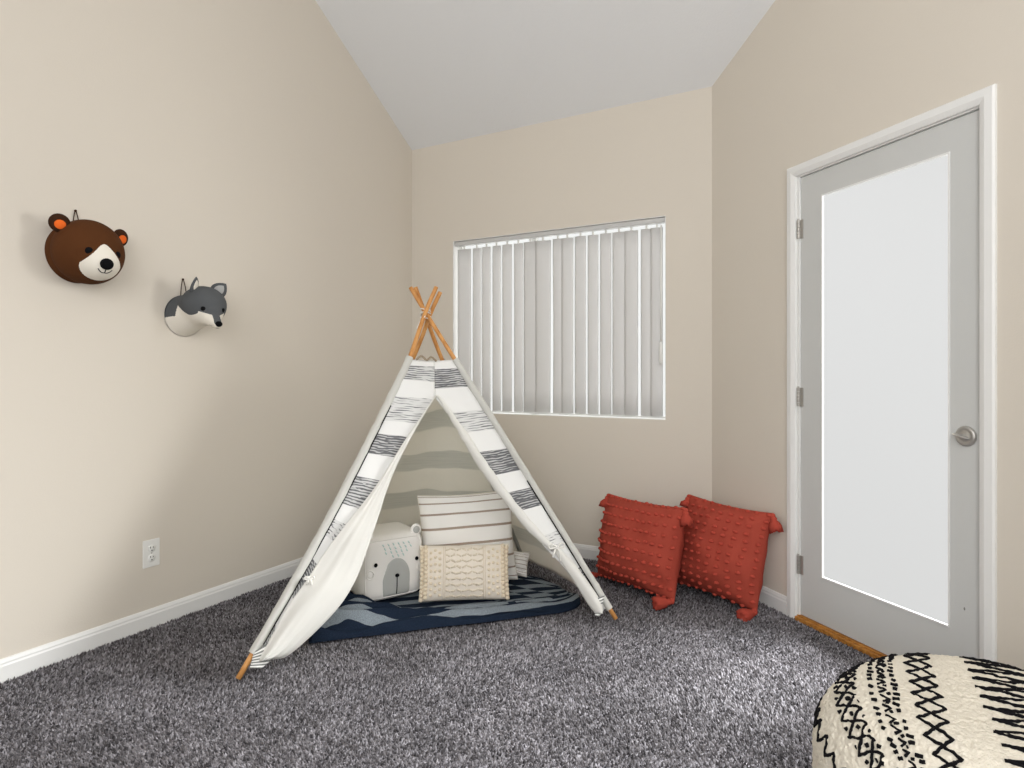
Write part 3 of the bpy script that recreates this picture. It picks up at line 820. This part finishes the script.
# bear cube pillow
cq0 = on_floor(363, 607.5, .020); cq1 = on_floor(424.5, 594.5, .020)
cX = (cq1 - cq0); cw = cX.length; cX.normalize(); cN = cX.cross(Z3).normalized()
if cN.dot(CAM - cq0) < 0: cN = -cN
CH = .322; ctr = (cq0 + cq1) / 2 - cN * (.15) + Z3 * (CH / 2)
cube = thing('cube_pillow', 'white cube-shaped pillow with a bear face inside the tent', 'cushion', V((ctr.x, ctr.y, .020)))
def cube_pt(a, b, c):
    """superellipsoid-like soft cube; a,b,c in -1..1 on the cube's surface"""
    p = V((a, b, c)); n = 7.0
    l = (abs(a) ** n + abs(b) ** n + abs(c) ** n) ** (1 / n)
    q = p / l
    bul = 1 + .035 * (1 - max(0, sorted([abs(a), abs(b), abs(c)])[1]) ** 2)
    q = q * bul * .985
    return ctr + cX * (q.x * (cw / 2 + .008)) + cN * (q.y * .15) + Z3 * (q.z * CH / 2)
bm = bmesh.new(); bmesh.ops.create_cube(bm, size=2); bmesh.ops.subdivide_edges(bm, edges=bm.edges[:], cuts=15, use_grid_fill=True)
for v in bm.verts:
    q = cube_pt(*v.co); v.co = q + (q - ctr).normalized() * .004 * nz(q, 14, 3)
fixn(bm); obj('cube_body', bm, CUBEW, cube)
def face(x, z, lift=0.0): return cube_pt(x, 1, z) + cN * lift
def seam_(pts, r=.0028): tube(bm, pts, r, 6)
bm = bmesh.new(); k = 24; e = .93
ring = [(-e + 2 * e * i / k, e) for i in range(k)] + [(e, e - 2 * e * i / k) for i in range(k)] + [(e - 2 * e * i / k, -e) for i in range(k)] + [(-e, -e + 2 * e * i / k) for i in range(k)]
pr = [face(x, z, -.004 if abs(x) > .9 and abs(z) > .9 else -.001) for x, z in ring]
tube(bm, pr + [pr[0]], .0035, 6); fixn(bm); obj('seam_or_gap_line', bm, CUBEW, cube)
def patch(fn, outline, lift, mat, name, parent, rings=8):
    """filled patch following surface fn(x, z, lift), star-shaped outline around its mean"""
    n = len(outline); cx = sum(p[0] for p in outline) / n; cz = sum(p[1] for p in outline) / n
    bm = bmesh.new(); c = bm.verts.new(fn(cx, cz, lift)); prev = None
    for r in range(1, rings + 1):
        t = r / rings; row = [bm.verts.new(fn(cx + (x - cx) * t, cz + (z - cz) * t, lift if r < rings else -.001)) for x, z in outline]
        for i in range(n):
            if prev is None: bm.faces.new((c, row[i], row[(i + 1) % n]))
            else: bm.faces.new((prev[i], row[i], row[(i + 1) % n], prev[(i + 1) % n]))
        prev = row
    fixn(bm); return obj(name, bm, mat, parent)
arch = [(.02 + .38 * cos(a) if False else 0, 0) for a in ()]
out = []
mx0, mx1, mz0, mz1 = -.36, .48, -.90, .28
for i in range(10): out.append((mx0 + (mx1 - mx0) * i / 10, mz0))
for i in range(10): out.append((mx1, mz0 + (-.35 - mz0) * i / 10))
for i in range(24):
    a = pi * i / 24; out.append(((mx0 + mx1) / 2 + (mx1 - mx0) / 2 * cos(a), -.35 + (mz1 + .35) * sin(a)))
for i in range(10): out.append((mx0, -.35 + (mz0 + .35) * i / 10))
patch(face, out, .003, CUBEG, 'muzzle', cube, 10)
bm = bmesh.new(); ball(bm, face(.06, -.22, .006), (.011, .006, .009), cX, cN, Z3, 14, 10); fixn(bm); obj('nose', bm, BLACK, cube)
bm = bmesh.new(); tube(bm, [face(.06, -.24 - .58 * i / 10, .005) for i in range(11)], .0022, 6); fixn(bm); obj('mouth', bm, BLACK, cube)
for x in (-.58, .70):
    bm = bmesh.new(); ball(bm, face(x, .18, .004), (.0095, .006, .010), cX, cN, Z3, 14, 10); fixn(bm); obj('eye', bm, BLACK, cube)
for x in (-.76, .86):
    bm = bmesh.new(); c_ = V((x, -.08, 0)); pts = [face(max(-.96, min(.96, x + .13 * cos(2 * pi * i / 20))), -.10 + .13 * sin(2 * pi * i / 20), .002) for i in range(21)]
    tube(bm, pts, .003, 6); ball(bm, face(min(x, .9), -.10, .000), (.015, .003, .015), cX, cN, Z3, 12, 8); fixn(bm); obj('cheek', bm, CUBEW, cube)
bm = bmesh.new()
for r_, n in ((.72, 6), (.60, 6), (.48, 5), (.36, 3)):
    for i in range(n):
        x = .05 + (i - (n - 1) / 2) * .16 + (.05 if r_ in (.60, .36) else 0)
        tube(bm, [face(x - .02, r_ + .045, .002), face(x + .02, r_ - .03, .002)], .0032, 6)
fixn(bm); obj('forehead_stitching', bm, MINT, cube)
for x, dx in ((-.80, -1), (.80, 1)):
    bm = bmesh.new(); c_ = cube_pt(x, .82, 1) + Z3 * .010
    ball(bm, c_, (.030, .012, .030), cX, cN, Z3, 18, 12); fixn(bm); ear = obj('ear', bm, CUBEW, cube)
    bm = bmesh.new(); ball(bm, c_ + cN * .009 + Z3 * .002, (.018, .006, .018), cX, cN, Z3, 16, 10); fixn(bm); o = obj('inner_ear', bm, CUBEG, ear); o.matrix_parent_inverse = Matrix.Identity(4)

# ------------------------------------------------------------------ animal heads on the wall
def smin(a, b, k):
    h = max(0, min(1, .5 + .5 * (b - a) / k)); return b + (a - b) * h - k * h * (1 - h)
def ell(p, c, r):
    q = p - c; k0 = V((q.x / r[0], q.y / r[1], q.z / r[2])).length
    k1 = V((q.x / r[0] ** 2, q.y / r[1] ** 2, q.z / r[2] ** 2)).length
    return k0 * (k0 - 1) / max(k1, 1e-6)
def cone(p, a, b, ra, rb):
    ab = b - a; t = max(0, min(1, (p - a).dot(ab) / ab.dot(ab))); return (p - (a + ab * t)).length - (ra + (rb - ra) * t)
def cast(sdf, c, d, tmax=.5):
    lo_, hi = 0.0, tmax; t = 0.0
    for _ in range(60):
        s = sdf(c + d * t)
        if s > -.0004: break
        t += max(-s * .8, .0008)
        if t > tmax: break
    return t
def head_meshes(sdf, c, classify, classes, O, parent, sub=7):
    bm0 = bmesh.new(); bmesh.ops.create_icosphere(bm0, subdivisions=sub, radius=1)
    P = {}
    for v in bm0.verts:
        d = v.co.normalized(); p = c + d * cast(sdf, c, d)
        if p.x < .002: p.x = .002
        P[v] = p
    bms = {k: (bmesh.new(), {}) for k in classes}
    for f in bm0.faces:
        ctr_ = sum((P[v] for v in f.verts), V()) / 3
        k = classify(ctr_); b, mp = bms[k]
        for v in f.verts:
            if v not in mp: mp[v] = b.verts.new(O + P[v])
        b.faces.new([mp[v] for v in f.verts])
    bm0.free()
    for k, (nm, mat) in classes.items(): obj(nm, bms[k][0], mat, parent)
def surf_pt(sdf, c, d, lift=0.0):
    d = V(d).normalized(); return c + d * (cast(sdf, c, d) + lift)

# bear
BO = V((0, -2.20, 1.612)); bear = thing('plush_bear_head', 'brown plush bear head with white muzzle mounted on the left wall', 'wall decoration', BO)
bc = V((.088, 0, 0)); psi, pit = radians(-2), radians(18)
bf = V((cos(psi) * cos(pit), sin(psi) * cos(pit), -sin(pit))); br = V((-sin(psi), cos(psi), 0)); bu = br.cross(bf) * -1
bu = bf.cross(br)
if bu.z < 0: bu = -bu
def sd_bear(p):
    a = ell(p, bc, (.115, .126, .128)); n_ = ell(p, V((0, -.004, .0)), (.09, .112, .118))
    m = ell(p, bc + bf * .090 - bu * .022, (.058, .058, .052))
    return smin(smin(a, n_, .008), m, .05)
def cls_bear(p):
    q = p - bc; x = q.dot(br); y = q.dot(bu); z = q.dot(bf)
    if z < .02: return 0
    yy = y + .030
    wd = .074 * (1 - .0 * yy) * sqrt(max(0, 1 - (yy / (.085 if yy > 0 else .062)) ** 2)) * (1 - (.55 * max(0, yy) / .085))
    return 1 if abs(x) < wd else 0
head_meshes(sd_bear, bc, cls_bear, {0: ('head', BROWNF), 1: ('muzzle_patch', OFFWH)}, BO, bear)
def bdir(x, y): return bf + br * x + bu * y
for x in (-.47, .47):
    bm = bmesh.new(); p = BO + surf_pt(sd_bear, bc, bdir(x, .19), -.001); n_ = bdir(x, .19).normalized(); ex, ey = frame_at(n_)
    ball(bm, p, (.0135, .0145, .006), ex, ey, n_, 16, 10); fixn(bm); obj('eye', bm, BLACK, bear)
p = BO + surf_pt(sd_bear, bc, bdir(0, -.10), -.002); bm = bmesh.new(); ball(bm, p, (.0245, .0225, .015), br, bu, bdir(0, -.1).normalized(), 20, 12); fixn(bm); obj('nose', bm, BLACK, bear)
bm = bmesh.new()
tube(bm, [BO + surf_pt(sd_bear, bc, bdir(0, -.20 - .02 * i), .0005) for i in range(9)], .0018, 6)
for s in (-1, 1): tube(bm, [BO + surf_pt(sd_bear, bc, bdir(s * .045 * i, -.37 + .012 * (i - 1) ** 2 - (.012 if i == 0 else 0)), .0005) for i in range(5)], .0018, 6)
fixn(bm); obj('mouth', bm, BLACK, bear)
for s in (-1, 1):
    ep = BO + surf_pt(sd_bear, bc, V((.05, s * (.88 if s < 0 else .95), .76 if s < 0 else .64)), .016)
    en = (V((1, s * .25, -.15))).normalized(); ex = V((0, 1, 0)); ex = (ex - en * ex.dot(en)).normalized(); ey = en.cross(ex)
    cup = lambda q: V((q.x, q.y, q.z - .9 * (1 - min(1, q.x * q.x + q.y * q.y)) * (1 if q.z > 0 else .2)))
    bm = bmesh.new(); ball(bm, ep, (.036, .036, .015), ex, ey, en, 24, 14); fixn(bm); er = obj('ear', bm, DBROWN, bear)
    bm = bmesh.new(); ball(bm, ep + en * .008 - ey * (.004 if ey.z > 0 else -.004), (.022, .021, .0095), ex, ey, en, 20, 10); fixn(bm); o = obj('inner_ear', bm, ORANGE, er); o.matrix_parent_inverse = Matrix.Identity(4)
def loop(O, w, h, parent, mat):
    bm = bmesh.new(); pts = spline([O + V((.012, -w, 0)), O + V((.008, -w * .6, h * .6)), O + V((.006, 0, h)), O + V((.008, w * .6, h * .6)), O + V((.012, w, 0))], 6)
    tube(bm, pts, .0022, 6); ball(bm, O + V((.006, 0, h)), .005, seg=10, rings=8); fixn(bm); obj('hanging_loop', bm, mat, parent)
loop(BO + V((0, -.008, .112)), .012, .062, bear, DBROWN)

# wolf
WO = V((0, -1.735, 1.405)); wolf = thing('plush_wolf_head', 'grey and white plush wolf head with pointed muzzle on the left wall', 'wall decoration', WO)
wc = V((.130, .008, .040)); psi, pit = radians(-8), radians(34)
wf = V((cos(psi) * cos(pit), sin(psi) * cos(pit), -sin(pit))); wr_ = V((-sin(psi), cos(psi), 0)); wu = wf.cross(wr_)
if wu.z < 0: wu = -wu
def sd_wolf(p):
    a = ell(p, wc, (.095, .098, .086)); n_ = cone(p, V((-.02, -.002, -.006)), wc - V((.04, 0, .02)), .098, .078)
    m = cone(p, wc + wf * .05 - wu * .01, wc + wf * .150 - wu * .012, .058, .020)
    return smin(smin(a, n_, .02), m, .035)
def cls_wolf(p):
    q = p - wc; x = q.dot(wr_); y = q.dot(wu); z = q.dot(wf)
    if p.x < .050 + .30 * max(0, p.z + .02): return 1 if p.z < -.020 + .10 * p.x else 0      # collar of the neck
    if z > .078:                                                                      # muzzle: white flanks, grey bridge
        return 1 if (abs(x) > .017 or y < -.008) and y < .012 - .2 * (.1 - z) else 0
    lim = -.034 + .030 * max(0, (z - .035) / .043) ** 2                               # cheek edge rising to the muzzle
    return 1 if y < lim else 0
head_meshes(sd_wolf, wc, cls_wolf, {0: ('head', GREYF), 1: ('cheek_patch', OFFWH)}, WO, wolf)
def wdir(x, y): return wf + wr_ * x + wu * y
for x in (-.55, .55):
    bm = bmesh.new(); p = WO + surf_pt(sd_wolf, wc, wdir(x, .30), -.001); n_ = wdir(x, .30).normalized(); ex, ey = frame_at(n_)
    ball(bm, p, (.0105, .0105, .006), ex, ey, n_, 16, 10); fixn(bm); obj('eye', bm, BLACK, wolf)
p = WO + wc + wf * .163 - wu * .004; bm = bmesh.new(); ball(bm, p, (.0155, .0135, .013), wr_, wu, wf, 18, 12); fixn(bm); obj('nose', bm, BLACK, wolf)
bm = bmesh.new()
for s in (-1, 1): tube(bm, [WO + wc + wf * (.168 - .011 * i) + wr_ * (s * (.003 + .0042 * i)) - wu * (.0235 + .0022 * i) for i in range(5)], .0015, 6)
fixn(bm); obj('mouth', bm, BLACK, wolf)
for s in (-1, 1):
    d = V((.05, s * .74, .78)); ep = WO + surf_pt(sd_wolf, wc, d, -.012); en = (V((.60, -.62, -.18)) if s > 0 else V((.72, .50, -.30))).normalized()
    ax = (V((.55, s * .42, .66)) if s > 0 else V((.62, .10, .62))).normalized(); ax = (ax - en * ax.dot(en)).normalized(); sx = ax.cross(en)
    def leaf(bm, base, L_, W, T):
        rows = 10; seg = 14; rings = []
        for k in range(rows + 1):
            t = k / rows; ww = W * (sin(pi * (.30 + .70 * t)) ** .8) * (1 if t < .999 else .02); tt = T * sqrt(max(.0, 1 - t)) + .001
            rings.append([bm.verts.new(base + ax * (L_ * t) + sx * (ww * cos(2 * pi * q / seg)) + en * (tt * sin(2 * pi * q / seg))) for q in range(seg)])
        for a, b in zip(rings, rings[1:]):
            for q in range(seg): bm.faces.new((a[q], a[(q + 1) % seg], b[(q + 1) % seg], b[q]))
        bm.faces.new(rings[0][::-1]); bm.faces.new(rings[-1])
    bm = bmesh.new(); leaf(bm, ep, .070, .036, .009); fixn(bm); er = obj('ear', bm, GREYF, wolf)
    bm = bmesh.new(); leaf(bm, ep + ax * .012 + en * .0055, .044, .022, .0055); fixn(bm); o = obj('inner_ear', bm, OFFWH if s < 0 else LGREY, er); o.matrix_parent_inverse = Matrix.Identity(4)
loop(WO + V((0, -.012, .080)), .016, .085, wolf, DBROWN)

# ------------------------------------------------------------------ pouf
PP = RGT * .885 - FWD * .465; PP.normalize(); PD = -(RGT * .465 + FWD * .885); PD.normalize()
pc = CAM + RGT * 1.02 + FWD * 1.30; PH = .44; pc.z = PH / 2
pouf = thing('floor_pouf', 'cream fleecy pouf with black woven geometric pattern on the carpet by the door', 'pouf', V((pc.x, pc.y, 0)))
HP, HD = .30, .30
def sd_pouf(p):
    """a round drum with a generously rolled edge"""
    r = .165; qx = sqrt(p.x * p.x + p.y * p.y) - .350 + r; qz = abs(p.z) - PH / 2 + r
    return sqrt(max(qx, 0) ** 2 + max(qz, 0) ** 2) + min(max(qx, qz), 0) - r
def pouf_pt(d, lift=0.0):
    d = V(d).normalized(); t = 0
    for _ in range(60):
        s = sd_pouf(d * t)
        if abs(s) < 1e-5: break
        t += -s if s < 0 else -s
    q = d * (t + lift); q.z += -.020 * (abs(q.x / HP) ** 2 + abs(q.y / HD) ** 2) * max(0, q.z / PH) + .012 * max(0, q.z / PH)
    return pc + PP * q.x + PD * q.y + Z3 * q.z
bm = bmesh.new(); bmesh.ops.create_icosphere(bm, subdivisions=8, radius=1)
for v in bm.verts:
    d = v.co.copy(); p = pouf_pt(d); v.co = p + (p - pc).normalized() * (.0032 * nz(p, 150, 2) + .0020 * nz(p, 60, 5))
    v.co.z = max(v.co.z, .002)
fixn(bm); obj('pouf_cover', bm, SHERPA, pouf)
def wrap(w, q):
    """w across the bands (0 = middle of the top), q along them (positive towards the front)"""
    w += .004 * nz((w * 30, q * 30, 0), 1, 1); q += .004 * nz((w * 30, q * 30, 5), 1, 2)
    z = PH / 2; x = w; y = q
    if abs(w) > HP: x = HP * (1 if w > 0 else -1); z -= abs(w) - HP
    if abs(q) > HD: y = HD * (1 if q > 0 else -1); z -= abs(q) - HD
    return pouf_pt(V((x, y, z)), .0015)
jr = random.Random(12)
def stroke(pts, r=.0035):
    pts = [(a + jr.uniform(-.003, .003), b + jr.uniform(-.003, .003)) for a, b in pts]
    out = []
    for a, b in zip(pts, pts[1:]):
        n = max(2, int(((a[0] - b[0]) ** 2 + (a[1] - b[1]) ** 2) ** .5 / .006))
        out += [wrap(a[0] + (b[0] - a[0]) * k / n, a[1] + (b[1] - a[1]) * k / n) for k in range(n)]
    out.append(wrap(*pts[-1]))
    out = [p + V((nz(p, 110, 1), nz(p, 110, 2), nz(p, 110, 3))) * .0022 for p in out]
    sd = jr.uniform(0, 50)
    r *= .8
    tube(bm, out, r, 7, rfun=lambda t: r * (1 + .5 * nz((t * 9 * len(pts), sd, len(out)), 1)))
Q0, Q1 = -.50, .50
def band(name):
    fixn(bm); obj(name, bm, YARN, pouf)
bm = bmesh.new(); dc, dw, dh = -.130, .027, .052; k = Q0           # column of diamonds: two crossing zigzags
while k < Q1:
    stroke([(dc, k), (dc + dw, k + dh / 2), (dc, k + dh)], .0040); stroke([(dc, k), (dc - dw, k + dh / 2), (dc, k + dh)], .0040); k += dh
band('diamond_band')
bm = bmesh.new()                                                     # columns of dots and small chevrons
for cw_, kind in ((-.188, 0), (-.214, 1), (-.240, 0)):
    k = Q0
    while k < Q1:
        if kind == 0:
            stroke([(cw_ - .006, k), (cw_ + .005, k + .003)], .0048); k += .022 if jr.random() < .8 else .034
        else: stroke([(cw_ - .007, k), (cw_ + .008, k + .012), (cw_ - .007, k + .024)], .0032); stroke([(cw_ + .010, k + .024), (cw_ + .004, k + .028)], .004); k += .036
band('dotted_band')
bm = bmesh.new(); k = Q0; lc = -.318                                 # lattice of crosses with a dot in each cell
while k < Q1:
    stroke([(lc - .034, k), (lc + .030, k + .056)], .0036); stroke([(lc + .030, k), (lc - .034, k + .056)], .0036)
    stroke([(lc - .005, k + .056), (lc + .004, k + .058)], .0055); stroke([(lc + .026, k + .028), (lc + .032, k + .030)], .005); stroke([(lc - .034, k + .028), (lc - .028, k + .030)], .005); k += .056
band('lattice_band')
bm = bmesh.new(); k = Q0; zz = []
while k < Q1:
    zz += [(-.405, k), (-.440, k + .024)]; k += .05
stroke(zz, .0042); band('serrated_band')
bm = bmesh.new(); k = Q0                                             # broad zigzags
while k < Q1:
    stroke([(-.032, k), (.085, k + .020), (-.028, k + .046)], .0042)
    stroke([(.125, k + .010), (.225, k + .034), (.125, k + .056)], .0042); stroke([(.25, k), (.34, k + .02), (.25, k + .046)], .0042); k += .046
band('zigzag_band')

# ------------------------------------------------------------------ light
w = bpy.data.worlds.new('daylight'); scene.world = w; w.use_nodes = True
bg = w.node_tree.nodes['Background']; bg.inputs[0].default_value = (1, .995, .985, 1); bg.inputs[1].default_value = 1.6
def area(name, loc, target, size, energy, col=(1, 1, 1), sy=None):
    l = bpy.data.lights.new(name, 'AREA'); l.energy = energy; l.color = col; l.size = size
    if sy: l.shape = 'RECTANGLE'; l.size_y = sy
    o = bpy.data.objects.new(name, l); COL.objects.link(o); o.location = loc
    o.rotation_euler = (V(target) - V(loc)).to_track_quat('-Z', 'Y').to_euler(); return o
area('patio_daylight', (5.25, .55, 1.45), (1.4, -1.5, 1.2), 1.6, 290, (1, .99, .97), 1.8)
area('patio_sky', (4.8, 1.5, 3.0), (1.7, -1.9, 0), 2.4, 2700, (.98, .99, 1))
area('garden_daylight', (.55, 1.0, 1.55), (.95, 0, 1.45), 2.3, 62, (1, 1, 1), 2.4)
area('side_fill', (3.74, -3.0, 2.2), (.6, -1.6, .9), 2.2, 52, (.985, .99, 1), 2.0)  # added fill lamp out of view at the right; no window there
area('rear_fill', (3.2, -5.2, 2.2), (1.2, -.6, 1.5), 2.0, 122, (.985, .99, 1), 2.2)  # added fill lamp behind the camera, brightens walls and tent interior

# ------------------------------------------------------------------ camera and view
cam = bpy.data.cameras.new('camera'); co = bpy.data.objects.new('camera', cam); COL.objects.link(co)
co.location = CAM; co.rotation_euler = (pi / 2, 0, YAW)
cam.sensor_fit = 'HORIZONTAL'; cam.sensor_width = 36; cam.lens = 36 * FOC / 1024; cam.shift_y = -11 / 1024; cam.clip_start = .02
scene.camera = co
vs_ = scene.view_settings; vs_.view_transform = 'Standard'; vs_.look = 'None'; vs_.gamma = 1; vs_.use_curve_mapping = False; vs_.exposure = -.62
scene.display_settings.display_device = 'sRGB'
scene.cycles.use_denoising = True
scene.cycles.max_bounces = 10; scene.cycles.diffuse_bounces = 6; scene.cycles.transparent_max_bounces = 12
scene.cycles.sample_clamp_indirect = 6
